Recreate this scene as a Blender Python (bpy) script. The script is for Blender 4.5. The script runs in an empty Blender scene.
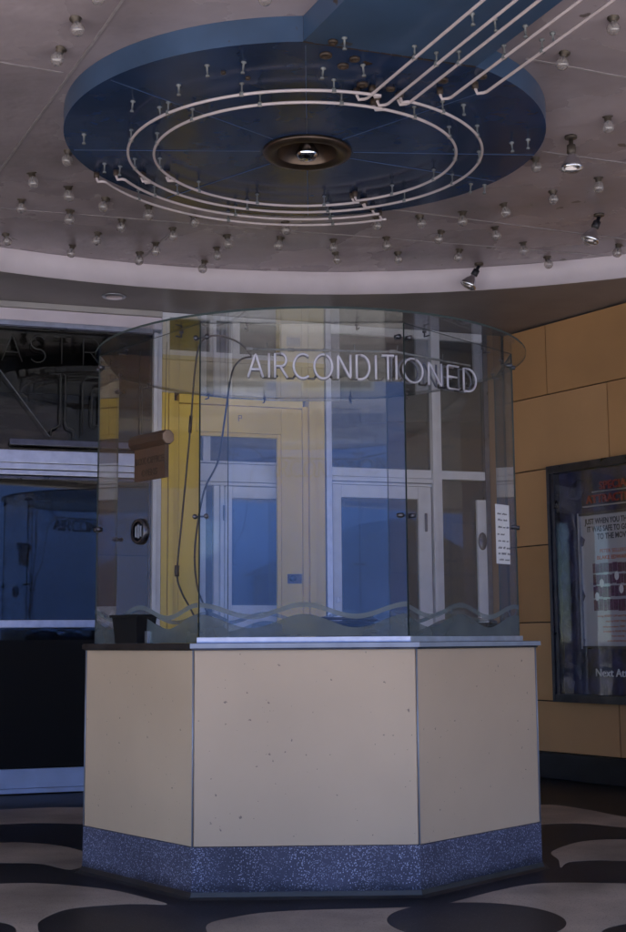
import bpy, bmesh, math, random
from mathutils import Matrix, Vector
random.seed(7)
R = math.radians
S = bpy.context.scene
COL = S.collection

# ---------------------------------------------------------------- camera
cam = bpy.data.objects.new('camera', bpy.data.cameras.new('camera'))
COL.objects.link(cam)
cam.data.lens = 50; cam.data.sensor_fit = 'VERTICAL'; cam.data.sensor_height = 36
cam.data.clip_start = .05; cam.data.clip_end = 2000
cam.matrix_world = Matrix.Translation((0, 0, 1.08)) @ Matrix.Rotation(R(90 + 7.7), 4, 'X') @ Matrix.Rotation(R(-.4), 4, 'Z')
S.camera = cam
# ---------------------------------------------------------------- world, sun, exposure
SUN_EL, SUN_ROT = 52, -150        # sun high over the street, behind the camera and to the left
w = bpy.data.worlds.new('World'); S.world = w; w.use_nodes = True
nt = w.node_tree; bg = nt.nodes['Background']
sky = nt.nodes.new('ShaderNodeTexSky'); sky.sky_type = 'NISHITA'; sky.sun_disc = False
sky.sun_elevation = R(SUN_EL); sky.sun_rotation = R(SUN_ROT); sky.altitude = 2500; sky.dust_density = 0; sky.ozone_density = 4.0; sky.air_density = 1.0
nt.links.new(sky.outputs[0], bg.inputs[0]); bg.inputs[1].default_value = .1
sl = bpy.data.lights.new('sun', 'SUN'); sl.energy = 3.2; sl.angle = R(.5); sl.color = (1, .93, .84)
so = bpy.data.objects.new('sun', sl); COL.objects.link(so)
d = Vector((math.sin(R(SUN_ROT)) * math.cos(R(SUN_EL)), math.cos(R(SUN_ROT)) * math.cos(R(SUN_EL)), math.sin(R(SUN_EL))))
so.rotation_euler = (-d).to_track_quat('-Z', 'Y').to_euler(); so.location = (0, 0, 30)
S.view_settings.view_transform = 'Standard'; S.view_settings.look = 'None'
S.view_settings.gamma = 1; S.view_settings.use_curve_mapping = False
S.view_settings.exposure = 2.85
S.render.engine = 'CYCLES'
S.cycles.transparent_max_bounces = 48; S.cycles.max_bounces = 10
S.render.resolution_x = 688; S.render.resolution_y = 1024

# ---------------------------------------------------------------- materials
def mat(name, col, rough=.6, metal=0, noise=None, bump=None, spec=.5, coat=0, wear=None, extra=None):
    """noise=(scale, amount): tone variation; bump=(scale, strength, distance); wear=(scale, threshold, colour)"""
    m = bpy.data.materials.new(name); m.use_nodes = True
    t = m.node_tree; L = t.links; b = t.nodes['Principled BSDF']
    b.inputs['Base Color'].default_value = (*col, 1); b.inputs['Roughness'].default_value = rough
    b.inputs['Metallic'].default_value = metal; b.inputs['Specular IOR Level'].default_value = spec
    b.inputs['Coat Weight'].default_value = coat
    tc = t.nodes.new('ShaderNodeTexCoord')
    out = None
    if noise:
        n = t.nodes.new('ShaderNodeTexNoise'); n.inputs['Scale'].default_value = noise[0]; n.inputs['Detail'].default_value = 6
        L.new(tc.outputs['Object'], n.inputs[0])
        r = t.nodes.new('ShaderNodeMapRange'); r.inputs[1].default_value = .3; r.inputs[2].default_value = .7
        r.inputs[3].default_value = 1 - noise[1]; r.inputs[4].default_value = 1 + noise[1]
        L.new(n.outputs[0], r.inputs[0])
        mx = t.nodes.new('ShaderNodeVectorMath'); mx.operation = 'SCALE'; mx.inputs[0].default_value = col
        L.new(r.outputs[0], mx.inputs['Scale']); out = mx.outputs[0]
        r2 = t.nodes.new('ShaderNodeMapRange'); r2.inputs[3].default_value = max(.02, rough - .08); r2.inputs[4].default_value = rough + .08
        L.new(n.outputs[0], r2.inputs[0]); L.new(r2.outputs[0], b.inputs['Roughness'])
    if wear:
        n = t.nodes.new('ShaderNodeTexNoise'); n.inputs['Scale'].default_value = wear[0]; n.inputs['Detail'].default_value = 8
        L.new(tc.outputs['Object'], n.inputs[0])
        r = t.nodes.new('ShaderNodeMapRange'); r.inputs[1].default_value = wear[1]; r.inputs[2].default_value = wear[1] + .02
        L.new(n.outputs[0], r.inputs[0])
        mx = t.nodes.new('ShaderNodeMix'); mx.data_type = 'RGBA'
        L.new(r.outputs[0], mx.inputs[0]); mx.inputs[7].default_value = (*wear[2], 1)
        if out: L.new(out, mx.inputs[6])
        else: mx.inputs[6].default_value = (*col, 1)
        out = mx.outputs[2]
    if out: L.new(out, b.inputs['Base Color'])
    if bump:
        n = t.nodes.new('ShaderNodeTexNoise'); n.inputs['Scale'].default_value = bump[0]; n.inputs['Detail'].default_value = 4
        L.new(tc.outputs['Object'], n.inputs[0])
        u = t.nodes.new('ShaderNodeBump'); u.inputs['Strength'].default_value = bump[1]; u.inputs['Distance'].default_value = bump[2]
        L.new(n.outputs[0], u.inputs['Height']); L.new(u.outputs[0], b.inputs['Normal'])
    return m

def chips(name, base, cols, scale, keep, rough=.35, tone=.2):
    """terrazzo: random chips (Voronoi cells) over a tinted cement"""
    m = bpy.data.materials.new(name); m.use_nodes = True
    t = m.node_tree; L = t.links; b = t.nodes['Principled BSDF']; b.inputs['Roughness'].default_value = rough; b.inputs['Specular IOR Level'].default_value = .28
    tc = t.nodes.new('ShaderNodeTexCoord')
    v = t.nodes.new('ShaderNodeTexVoronoi'); v.inputs['Scale'].default_value = scale; L.new(tc.outputs['Object'], v.inputs[0])
    sp = t.nodes.new('ShaderNodeSeparateColor'); L.new(v.outputs['Color'], sp.inputs[0])
    g = t.nodes.new('ShaderNodeMath'); g.operation = 'LESS_THAN'; L.new(sp.outputs[0], g.inputs[0]); g.inputs[1].default_value = keep
    di = t.nodes.new('ShaderNodeMath'); di.operation = 'LESS_THAN'; L.new(v.outputs['Distance'], di.inputs[0]); di.inputs[1].default_value = .42
    mu = t.nodes.new('ShaderNodeMath'); mu.operation = 'MULTIPLY'; L.new(g.outputs[0], mu.inputs[0]); L.new(di.outputs[0], mu.inputs[1])
    cr = t.nodes.new('ShaderNodeValToRGB'); cr.color_ramp.elements[0].color = (*cols[0], 1); cr.color_ramp.elements[1].color = (*cols[1], 1)
    L.new(sp.outputs[1], cr.inputs[0])
    n = t.nodes.new('ShaderNodeTexNoise'); n.inputs['Scale'].default_value = 2.2; n.inputs['Detail'].default_value = 7; L.new(tc.outputs['Object'], n.inputs[0])
    r = t.nodes.new('ShaderNodeMapRange'); r.inputs[1].default_value = .3; r.inputs[2].default_value = .7
    r.inputs[3].default_value = 1 - tone; r.inputs[4].default_value = 1 + tone; L.new(n.outputs[0], r.inputs[0])
    mx = t.nodes.new('ShaderNodeMix'); mx.data_type = 'RGBA'; mx.inputs[6].default_value = (*base, 1)
    L.new(mu.outputs[0], mx.inputs[0]); L.new(cr.outputs[0], mx.inputs[7])
    sc = t.nodes.new('ShaderNodeVectorMath'); sc.operation = 'SCALE'; L.new(mx.outputs[2], sc.inputs[0]); L.new(r.outputs[0], sc.inputs['Scale'])
    L.new(sc.outputs[0], b.inputs['Base Color'])
    return m

def glass(name, tint=(.9, .94, .93), f0=.035, dirt=.03, dirtcol=(.5, .52, .55), gloss=.02):
    """thin sheet glass: tinted transmission + angle dependent mirror + a trace of dust"""
    m = bpy.data.materials.new(name); m.use_nodes = True
    t = m.node_tree; L = t.links; t.nodes.clear()
    o = t.nodes.new('ShaderNodeOutputMaterial')
    g = t.nodes.new('ShaderNodeNewGeometry')
    dp = t.nodes.new('ShaderNodeVectorMath'); dp.operation = 'DOT_PRODUCT'; L.new(g.outputs['Incoming'], dp.inputs[0]); L.new(g.outputs['Normal'], dp.inputs[1])
    ab = t.nodes.new('ShaderNodeMath'); ab.operation = 'ABSOLUTE'; L.new(dp.outputs['Value'], ab.inputs[0])
    om = t.nodes.new('ShaderNodeMath'); om.operation = 'SUBTRACT'; om.inputs[0].default_value = 1; L.new(ab.outputs[0], om.inputs[1])
    pw = t.nodes.new('ShaderNodeMath'); pw.operation = 'POWER'; L.new(om.outputs[0], pw.inputs[0]); pw.inputs[1].default_value = 5
    ma = t.nodes.new('ShaderNodeMath'); ma.operation = 'MULTIPLY_ADD'; L.new(pw.outputs[0], ma.inputs[0]); ma.inputs[1].default_value = 1 - f0; ma.inputs[2].default_value = f0
    tr = t.nodes.new('ShaderNodeBsdfTransparent'); tr.inputs[0].default_value = (*tint, 1)
    gl = t.nodes.new('ShaderNodeBsdfGlossy'); gl.inputs['Roughness'].default_value = gloss
    di = t.nodes.new('ShaderNodeBsdfDiffuse'); di.inputs[0].default_value = (*dirtcol, 1)
    tc = t.nodes.new('ShaderNodeTexCoord')
    n = t.nodes.new('ShaderNodeTexNoise'); n.inputs['Scale'].default_value = 3; n.inputs['Detail'].default_value = 8; L.new(tc.outputs['Object'], n.inputs[0])
    r = t.nodes.new('ShaderNodeMapRange'); r.inputs[1].default_value = .35; r.inputs[2].default_value = .8; r.inputs[3].default_value = dirt * .5; r.inputs[4].default_value = dirt * 1.8
    L.new(n.outputs[0], r.inputs[0])
    m1 = t.nodes.new('ShaderNodeMixShader'); L.new(r.outputs[0], m1.inputs[0]); L.new(tr.outputs[0], m1.inputs[1]); L.new(di.outputs[0], m1.inputs[2])
    m2 = t.nodes.new('ShaderNodeMixShader'); L.new(ma.outputs[0], m2.inputs[0]); L.new(m1.outputs[0], m2.inputs[1]); L.new(gl.outputs[0], m2.inputs[2])
    L.new(m2.outputs[0], o.inputs[0])
    return m

M = dict(
    ceil=mat('ceiling_paint', (.38, .32, .355), .27, noise=(1.6, .25), bump=(2.3, .7, .03), wear=(7, .70, (.16, .13, .13))),
    riser=mat('riser_paint', (.74, .66, .72), .5, noise=(3, .08)),
    soffit=mat('soffit_paint', (.26, .23, .235), .4, noise=(2, .2), bump=(2, .3, .02)),
    seam=mat('seam_strip', (.34, .30, .32), .4, noise=(20, .2)),
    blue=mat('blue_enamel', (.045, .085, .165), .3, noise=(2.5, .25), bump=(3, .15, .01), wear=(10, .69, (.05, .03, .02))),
    blueshade=mat('blue_enamel_shaded', (.018, .040, .105), .2, noise=(2.2, .35), bump=(1.6, .4, .02), wear=(9, .70, (.05, .03, .02))),  # same paint as the rim, with the underside's shade put into the colour
    blueseam=mat('blue_seam', (.05, .09, .20), .3),
    crack=mat('rusty_joint', (.035, .02, .015), .9, noise=(30, .4)),
    neon=mat('unlit_neon_glass', (.62, .53, .55), .14, noise=(6, .1), coat=.5),
    neonsign=mat('sign_tube_glass', (.62, .60, .70), .12, coat=.6),
    neondim=mat('dusty_dark_tube', (.035, .035, .032), .4),
    blackout=mat('blackout_paint', (.012, .012, .018), .4),
    post=mat('glass_standoff', (.17, .18, .19), .15, noise=(30, .3)),
    porcelain=mat('stained_porcelain', (.06, .04, .03), .5, noise=(30, .5)),
    bulb=None,
    brass=mat('socket_brass', (.11, .09, .075), .5, metal=.5, noise=(40, .3)),
    silver=mat('silvered_glass', (.75, .76, .8), .12, metal=1),
    bronze=mat('aged_bronze', (.11, .08, .065), .33, metal=.8, noise=(8, .35)),
    cream=mat('cream_enamel_panel', (.57, .42, .285), .42, noise=(1.4, .09), bump=(1.5, .12, .01), wear=(48, .70, (.24, .17, .13))),
    steel=mat('stainless_trim', (.30, .33, .40), .45, metal=.4, noise=(12, .12)),
    alu=mat('aluminium_channel', (.50, .52, .60), .35, metal=.9, noise=(18, .12)),
    counter=mat('dark_counter_edge', (.05, .05, .055), .2, metal=.6, noise=(12, .3)),
    base=chips('booth_base_terrazzo', (.075, .075, .115), ((.46, .47, .62), (.05, .055, .09)), 165, .62, .35, .35),
    floord=chips('dark_terrazzo', (.013, .012, .015), ((.03, .03, .04), (.07, .07, .09)), 150, .22, .42, .35),
    floorb=chips('tan_terrazzo', (.34, .285, .235), ((.42, .36, .30), (.15, .12, .10)), 150, .5, .4, .42),
    yellow=mat('yellow_door_paint', (.82, .57, .06), .42, noise=(2.5, .08), bump=(30, .08, .003), wear=(30, .80, (.2, .13, .05))),
    beige=mat('beige_header_paint', (.60, .52, .36), .5, noise=(2, .08)),
    white=mat('white_frame_paint', (.78, .79, .84), .4, noise=(8, .08)),
    bluewhite=mat('pale_blue_sill', (.40, .50, .75), .4, noise=(5, .1)),
    black=mat('black_plastic', (.010, .010, .011), .7, spec=.15),
    cable=mat('black_cable', (.012, .014, .02), .5),
    tile=mat('ochre_wall_tile', (.54, .30, .13), .42, noise=(1.2, .12), bump=(2, .1, .01)),
    grout=mat('dark_joint', (.02, .016, .012), .9),
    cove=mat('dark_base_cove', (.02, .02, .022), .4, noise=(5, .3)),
    wood=mat('stained_wood', (.026, .010, .006), .6, noise=(9, .35)),
    woodend=mat('wood_end_grain', (.32, .22, .16), .6, noise=(30, .2)),
    woodtext=mat('routed_lettering', (.02, .01, .006), .7),
    paper=mat('notice_paper', (.78, .76, .78), .8, noise=(20, .04)),
    ink=mat('ink', (.03, .03, .05), .8),
    casem=mat('case_steel', (.10, .10, .12), .3, metal=.9, noise=(9, .3)),
    caseback=mat('case_backing', (.02, .022, .075), .5, noise=(7, .8), bump=(7, .8, .03)),
    posterpaper=mat('poster_paper', (.42, .41, .46), .6, noise=(4, .06)),
    orange=mat('poster_orange_ink', (.42, .10, .04), .7),
    purple=mat('poster_purple_ink', (.10, .03, .085), .7, noise=(60, .5)),
    red=mat('red_letters', (.28, .03, .03), .5),
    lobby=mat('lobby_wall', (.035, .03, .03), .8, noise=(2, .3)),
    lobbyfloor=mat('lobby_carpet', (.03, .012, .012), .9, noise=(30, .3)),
    concrete=mat('pavement_concrete', (.45, .43, .40), .85, noise=(1.5, .12), bump=(60, .15, .003)),
    asphalt=mat('asphalt', (.10, .10, .10), .9, noise=(3, .2), bump=(90, .3, .004)),
    paint=mat('road_paint', (.6, .6, .56), .7, noise=(15, .15)),
    ground=mat('dry_ground', (.20, .17, .12), .95, noise=(.3, .25)),
    stucco=mat('stucco', (.40, .37, .33), .85, noise=(1, .1), bump=(40, .2, .004)),
    stucco2=mat('brick_red_stucco', (.26, .13, .09), .85, noise=(1, .15)),
    roof=mat('roofing', (.10, .085, .08), .8, noise=(3, .2)),
    winglass=mat('dark_window_glass', (.02, .025, .03), .05),
    fascia=mat('marquee_fascia', (.45, .42, .40), .5, noise=(2, .1)),
)
M['tile2'] = mat('ochre_wall_tile_darker', (.47, .25, .105), .38, noise=(1.5, .14), bump=(2, .1, .01))
M['tiledark'] = mat('ochre_tile_light_offset', (.20, .115, .055), .5, noise=(2, .1))  # tile colour darkened to offset the stronger light on this face
M['tile3'] = mat('ochre_wall_tile_paler', (.60, .345, .16), .45, noise=(1.0, .12), bump=(2, .1, .01))
def darken_low(m, amount=.55):
    """an irregular darker band low on the base"""
    t = m.node_tree; L = t.links; b = t.nodes['Principled BSDF']; src = b.inputs['Base Color'].links[0].from_socket
    tc = t.nodes.new('ShaderNodeTexCoord'); sp = t.nodes.new('ShaderNodeSeparateXYZ'); L.new(tc.outputs['Object'], sp.inputs[0])
    n = t.nodes.new('ShaderNodeTexNoise'); n.inputs['Scale'].default_value = 9; n.inputs['Detail'].default_value = 8; L.new(tc.outputs['Object'], n.inputs[0])
    a = t.nodes.new('ShaderNodeMath'); a.operation = 'MULTIPLY_ADD'; L.new(n.outputs[0], a.inputs[0]); a.inputs[1].default_value = -.10; L.new(sp.outputs[2], a.inputs[2])
    r = t.nodes.new('ShaderNodeMapRange'); r.inputs[1].default_value = -.012; r.inputs[2].default_value = .022; r.inputs[3].default_value = 1 - amount; r.inputs[4].default_value = 1
    L.new(a.outputs[0], r.inputs[0])
    s_ = t.nodes.new('ShaderNodeVectorMath'); s_.operation = 'SCALE'; L.new(src, s_.inputs[0]); L.new(r.outputs[0], s_.inputs['Scale']); L.new(s_.outputs[0], b.inputs['Base Color'])
darken_low(M['base'])
M['board'] = mat('varnished_board', (.055, .024, .014), .5, noise=(9, .3))
M['neonreflect'] = mat('tube_reflection', (.13, .14, .19), .3)  # dull colour for the sign letters' painted reflection
M['bulb'] = glass('dusty_bulb_glass', (.80, .77, .77), .10, .30, (.5, .46, .46), .03)
M['glass'] = glass('booth_glass', (.985, .99, .99), .042, .004, (.5, .55, .65))
M['doorglass'] = glass('door_glass', (.55, .57, .60), .05, .01)
M['transomglass'] = glass('transom_glass', (.35, .35, .33), .05, .006)
M['edge'] = mat('glass_edge', (.035, .05, .05), .5, spec=.2)
M['edgelight'] = mat('polished_glass_edge', (.32, .38, .36), .1)
M['frost'] = glass('etched_glass', (.8, .85, .85), .02, .68, (.105, .125, .135), .3)
M['frost2'] = glass('etched_stripe', (.8, .85, .85), .02, .62, (.16, .185, .195), .3)

# ---------------------------------------------------------------- mesh helpers
def nm(): return bmesh.new()
def bx(bm, x0, x1, y0, y1, z0, z1, bev=0, mi=0):
    r = bmesh.ops.create_cube(bm, size=1)
    vs = r['verts']
    for v in vs:
        v.co = Vector(((x0 + x1) / 2 + v.co.x * (x1 - x0), (y0 + y1) / 2 + v.co.y * (y1 - y0), (z0 + z1) / 2 + v.co.z * (z1 - z0)))
    es = list({e for v in vs for e in v.link_edges})
    for f in {f for v in vs for f in v.link_faces}: f.material_index = mi
    if bev: bmesh.ops.bevel(bm, geom=es, offset=bev, segments=2, affect='EDGES', profile=.7)
    return vs
def prism(bm, pts, z0, z1, mi_side=0, mi=0):
    a = [bm.verts.new((x, y, z0)) for x, y in pts]; b = [bm.verts.new((x, y, z1)) for x, y in pts]
    n = len(pts)
    f = bm.faces.new(a[::-1]); f.material_index = mi
    f = bm.faces.new(b); f.material_index = mi
    for i in range(n):
        f = bm.faces.new((a[i], a[(i + 1) % n], b[(i + 1) % n], b[i])); f.material_index = mi_side
def slab(bm, p, q, t, z0, z1, rim=1):
    """upright pane from p to q (xy), thickness t inwards (left of p->q), narrow faces get material rim"""
    d = (Vector(q) - Vector(p)).normalized(); n = Vector((-d.y, d.x)) * t
    P = [Vector(p), Vector(q), Vector(q) + n, Vector(p) + n]
    lo = [bm.verts.new((v.x, v.y, z0)) for v in P]; hi = [bm.verts.new((v.x, v.y, z1)) for v in P]
    for i in range(4):
        f = bm.faces.new((lo[i], lo[(i + 1) % 4], hi[(i + 1) % 4], hi[i])); f.material_index = rim if i in (1, 3) else 0
    for l in (lo[::-1], hi):
        f = bm.faces.new(l); f.material_index = rim
def tube(bm, pts, r, n=8, closed=False):
    pts = [Vector(p) for p in pts]; N = len(pts); rings = []
    up = None
    for i, p in enumerate(pts):
        a = pts[i - 1] if (i > 0 or closed) else p; b = pts[(i + 1) % N] if (i < N - 1 or closed) else p
        t = (b - a).normalized()
        if up is None:
            up = t.orthogonal().normalized()
        up = (up - t * up.dot(t))
        if up.length < 1e-5: up = t.orthogonal()
        up.normalize(); s = t.cross(up)
        rr = r[i] if isinstance(r, (list, tuple)) else r
        rings.append([bm.verts.new(p + (up * math.cos(2 * math.pi * k / n) + s * math.sin(2 * math.pi * k / n)) * rr) for k in range(n)])
    for i in range(N if closed else N - 1):
        A, B = rings[i], rings[(i + 1) % N]
        for k in range(n): 
            f = bm.faces.new((A[k], A[(k + 1) % n], B[(k + 1) % n], B[k])); f.smooth = True
    if not closed:
        bm.faces.new(rings[0][::-1]); bm.faces.new(rings[-1])
def lathe(bm, prof, n=24, M4=None, sx=1, sy=1):
    M4 = M4 or Matrix.Identity(4); rings = []
    for r, z in prof:
        if r < 1e-6: rings.append([bm.verts.new(M4 @ Vector((0, 0, z)))])
        else: rings.append([bm.verts.new(M4 @ Vector((sx * r * math.cos(2 * math.pi * k / n), sy * r * math.sin(2 * math.pi * k / n), z))) for k in range(n)])
    for A, B in zip(rings, rings[1:]):
        for k in range(n):
            a0, a1 = A[k % len(A)], A[(k + 1) % len(A)]; b0, b1 = B[k % len(B)], B[(k + 1) % len(B)]
            vs = []
            for v in (a0, a1, b1, b0):
                if v not in vs: vs.append(v)
            if len(vs) > 2:
                f = bm.faces.new(vs); f.smooth = True
def smooth_pts(pts, k=8, closed=False):
    """Catmull-Rom through points"""
    P = [Vector(p) for p in pts]; n = len(P); out = []
    for i in range(n if closed else n - 1):
        p0 = P[(i - 1) % n] if (closed or i > 0) else P[0]; p1 = P[i]; p2 = P[(i + 1) % n]
        p3 = P[(i + 2) % n] if (closed or i + 2 < n) else P[-1]
        for j in range(k):
            t = j / k
            out.append(.5 * ((2 * p1) + (p2 - p0) * t + (2 * p0 - 5 * p1 + 4 * p2 - p3) * t * t + (3 * p1 - p0 - 3 * p2 + p3) * t ** 3))
    if not closed: out.append(P[-1])
    return out
MW = {}
def frame_of(o): return MW.get(o.name, Matrix.Identity(4))
def obj(name, bm, mats, parent=None, xf=None):
    """link bm as one mesh object; bm is in world space (after xf) and is re-expressed in its parent's frame"""
    if xf is not None: bm.transform(xf)
    root = parent
    while root is not None and root.parent is not None: root = root.parent
    base = frame_of(root) if root is not None else Matrix.Identity(4)
    bm.transform(base.inverted())
    bmesh.ops.recalc_face_normals(bm, faces=bm.faces)
    me = bpy.data.meshes.new(name); bm.to_mesh(me); bm.free()
    for m in (mats if isinstance(mats, (list, tuple)) else [mats]): me.materials.append(m)
    o = bpy.data.objects.new(name, me); COL.objects.link(o)
    if parent is not None: o.parent = parent
    return o
def tag(o, label, cat, group=None):
    o['label'] = label; o['category'] = cat
    if group: o['group'] = group
    return o
def thing(name, label, cat, loc=(0, 0, 0), group=None, xf=None):
    o = bpy.data.objects.new(name, None); COL.objects.link(o); o.empty_display_size = .1
    m = (xf or Matrix.Identity(4)) @ Matrix.Translation(loc)
    o.matrix_world = m; MW[o.name] = m
    return tag(o, label, cat, group)
def struct(name, bm, mats, xf=None):
    o = obj(name, bm, mats, None, xf); o['kind'] = 'structure'; return o
def text_bm(s, size, depth=.001, align='LEFT', sx=1):
    cu = bpy.data.curves.new('t', 'FONT'); cu.body = s; cu.size = size; cu.extrude = depth; cu.offset = size * .022 if s.isupper() else 0; cu.align_x = align; cu.resolution_u = 3
    o = bpy.data.objects.new('t', cu); COL.objects.link(o); bpy.context.view_layer.update()
    me = bpy.data.meshes.new_from_object(o); bm = bmesh.new(); bm.from_mesh(me)
    bpy.data.objects.remove(o); bpy.data.meshes.remove(me); bpy.data.curves.remove(cu)
    if sx != 1: bm.transform(Matrix.Diagonal((sx, 1, 1, 1)))
    return bm
UPR = Matrix.Rotation(R(90), 4, 'X')            # text lying in xy -> standing in xz, facing -y
def merge(dst, src):
    me = bpy.data.meshes.new('tmp'); src.to_mesh(me); src.free(); dst.from_mesh(me); bpy.data.meshes.remove(me)

# wall frames: local x along the wall, local y into the wall, z up
WB = Matrix.Translation((-2.35, 9.46, 0)) @ Matrix.Rotation(math.atan(.311), 4, 'Z')          # back wall
WR = Matrix.Translation((1.61, 10.69, 0)) @ Matrix.Rotation(math.atan2(-.8128, .5825), 4, 'Z')  # right wall

# ================================================================ THE SETTING
ZC, ZL, ZD = 3.80, 3.63, 3.68          # recessed ceiling, lower soffit, blue disc underside
CX, CY, CR = .30, 4.50, 4.85
# --- ground, road, pavements
b = nm(); bx(b, -400, 400, -500, 300, -.30, -.16); struct('ground', b, M['ground'])
b = nm(); bx(b, -200, 200, -15.5, -7.0, -.155, -.12); struct('road', b, M['asphalt'])
b = nm(); bx(b, -200, 200, -6.99, 2.39, -.15, -.003)
bx(b, -200, 200, -7.14, -6.991, -.15, -.002, .01); struct('pavement', b, M['concrete'])
b = nm(); bx(b, -200, 200, -20, -15.65, -.15, .0); bx(b, -200, 200, -15.648, -15.5, -.15, .002, .01); struct('far_pavement', b, M['concrete'])
b = nm()
for k in range(-20, 20): bx(b, k * 6, k * 6 + 3, -11.3, -11.18, -.119, -.116)
struct('lane_marking', b, M['paint'])
b = nm(); bx(b, -14, 14, 2.4, 16, -.15, 0); struct('floor', b, M['floord'])
# --- terrazzo shapes let into the dark floor
def inlay(name, pts, z, m):
    b = nm(); P = smooth_pts([(x, y, 0) for x, y in pts], 8, True)
    prism(b, [(p.x, p.y) for p in P], .0002, z); return struct(name, b, m)
TAN = [
 [(-2.5, 5.6), (-1.9, 5.95), (-1.43, 6.06), (-1.2, 6.05), (-.91, 5.9), (-.70, 5.68), (-.62, 5.57), (-.72, 5.58), (-.82, 5.575), (-1.01, 5.49), (-1.08, 5.28), (-1.06, 5.12), (-1.02, 4.98), (-1.10, 4.97), (-1.16, 5.16), (-1.27, 5.26), (-1.6, 5.36), (-2.1, 5.36)],
 [(-.42, 5.12), (-.32, 5.31), (-.11, 5.42), (.34, 5.47), (.52, 5.53), (.80, 5.83), (1.02, 5.98), (1.38, 5.96), (1.75, 5.85), (1.98, 5.55), (1.75, 5.32), (1.38, 5.22), (1.10, 5.07), (.9, 4.7), (.3, 4.5), (-.25, 4.7)],
 [(1.21, 6.84), (1.39, 7.13), (1.54, 7.23), (1.70, 7.23), (2.0, 7.15), (2.2, 6.85), (1.9, 6.6), (1.52, 6.555), (1.40, 6.58), (1.24, 6.53), (1.17, 6.38), (1.20, 6.6)],
 [(1.0, 7.5), (1.28, 7.80), (1.56, 7.87), (1.79, 7.69), (2.2, 7.55), (2.5, 7.8), (2.2, 8.0), (1.9, 8.14), (1.73, 8.5), (1.5, 8.75), (1.1, 8.4)],
 [(-2.2, 7.0), (-1.72, 7.27), (-1.49, 7.23), (-1.3, 7.08), (-1.12, 6.75), (-1.17, 6.42), (-1.36, 6.59), (-1.57, 6.62), (-2.0, 6.6)],
 [(-2.6, 8.3), (-1.9, 8.75), (-1.3, 8.7), (-1.0, 8.3), (-1.15, 7.95), (-1.7, 8.05), (-2.3, 7.9)],
 [(-2.6, 4.5), (-2.0, 4.9), (-1.3, 4.75), (-.9, 4.4), (-1.3, 4.0), (-2.1, 3.9)],
 [(-.4, 3.7), (.2, 4.1), (1.1, 4.0), (1.3, 3.4), (.6, 3.0), (-.2, 3.1)],
 [(2.0, 4.2), (2.6, 4.7), (3.3, 4.4), (3.2, 3.8), (2.5, 3.5)], [(2.6, 6.2), (3.1, 6.6), (3.6, 6.2), (3.2, 5.6), (2.7, 5.7)],
 [(-3.8, 6.6), (-3.2, 7.0), (-2.7, 6.5), (-3.0, 5.9), (-3.6, 5.9)],
 ]
for P in TAN: inlay('floor_inlay', P, .0012, M['floorb'])
def circ(cx, cy, r, k=14): return [(cx + r * math.cos(2 * math.pi * i / k), cy + r * math.sin(2 * math.pi * i / k)) for i in range(k)]
for c in [(.62, 5.215, .345), (2.6, 4.1, .2), (.5, 3.5, .33), (-1.7, 4.4, .33)]: inlay('floor_inlay', circ(*c), .0024, M['floord'])
# --- ceiling: recessed round field, riser, lower soffit
DCX, DCY, DA, DB = -.03, 6.54, 1.255, 1.175
b = nm(); n = 96
prism(b, [(CX + CR * math.cos(2 * math.pi * i / n), CY + CR * math.sin(2 * math.pi * i / n)) for i in range(n)], ZC, ZC + .03); struct('ceiling', b, M['ceil'])
b = nm()
ri = [(CX + (CR - .006) * math.cos(2 * math.pi * i / n), CY + (CR - .006) * math.sin(2 * math.pi * i / n)) for i in range(n)]
ro = [(CX + CR * math.cos(2 * math.pi * i / n), CY + CR * math.sin(2 * math.pi * i / n)) for i in range(n)]
lo = [b.verts.new((*p, ZL - .004)) for p in ri]; hi = [b.verts.new((*p, ZC - .002)) for p in ri]
lo2 = [b.verts.new((*p, ZL - .004)) for p in ro]
for i in range(n):
    j = (i + 1) % n; f = b.faces.new((lo[i], lo[j], hi[j], hi[i])); f.smooth = True; b.faces.new((lo[i], lo2[i], lo2[j], lo[j]))
struct('ceiling_riser', b, M['riser'])
b = nm(); X0, X1, Y0, Y1 = -13.5, 13.5, -.60, 16
ring = [b.verts.new((*p, ZL)) for p in ro]
def sq(a):
    c, s = math.cos(a), math.sin(a); t = 1e9
    if c > 1e-9: t = min(t, (X1 - CX) / c)
    if c < -1e-9: t = min(t, (X0 - CX) / c)
    if s > 1e-9: t = min(t, (Y1 - CY) / s)
    if s < -1e-9: t = min(t, (Y0 - CY) / s)
    return (CX + c * t, CY + s * t, ZL)
out = [b.verts.new(sq(2 * math.pi * i / n)) for i in range(n)]
for i in range(n): b.faces.new((ring[i], ring[(i + 1) % n], out[(i + 1) % n], out[i]))
struct('soffit', b, M['soffit'])
# seams between the ceiling panels
b = nm()
def seam(b, p, q, z, w=.006, h=.004):
    p, q = Vector(p), Vector(q); d = (q - p).normalized(); nn = Vector((-d.y, d.x)) * w
    prism(b, [tuple(v) for v in (p - nn, q - nn, q + nn, p + nn)], z - h, z - .0005)
for p, q in [((-3.6, 4.9), (-1.19, 5.92)), ((-1.9, 7.4), (-.98, 5.58)), ((-2.6, 7.70), (2.2, 9.0)), ((1.02, 5.80), (3.9, 7.0)), ((1.3, 6.98), (3.4, 7.75)),
             ((.4, 7.90), (2.9, 8.9)), ((-.9, 8.3), (-1.2, 8.95)), ((-.98, 5.58), (-.5, 4.6)), ((-.3, 3.6), (-.9, 5.2)), ((1.7, 3.5), (3.2, 4.2))]:
    seam(b, p, q, ZC)
struct('ceiling_seam', b, M['seam'])

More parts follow.
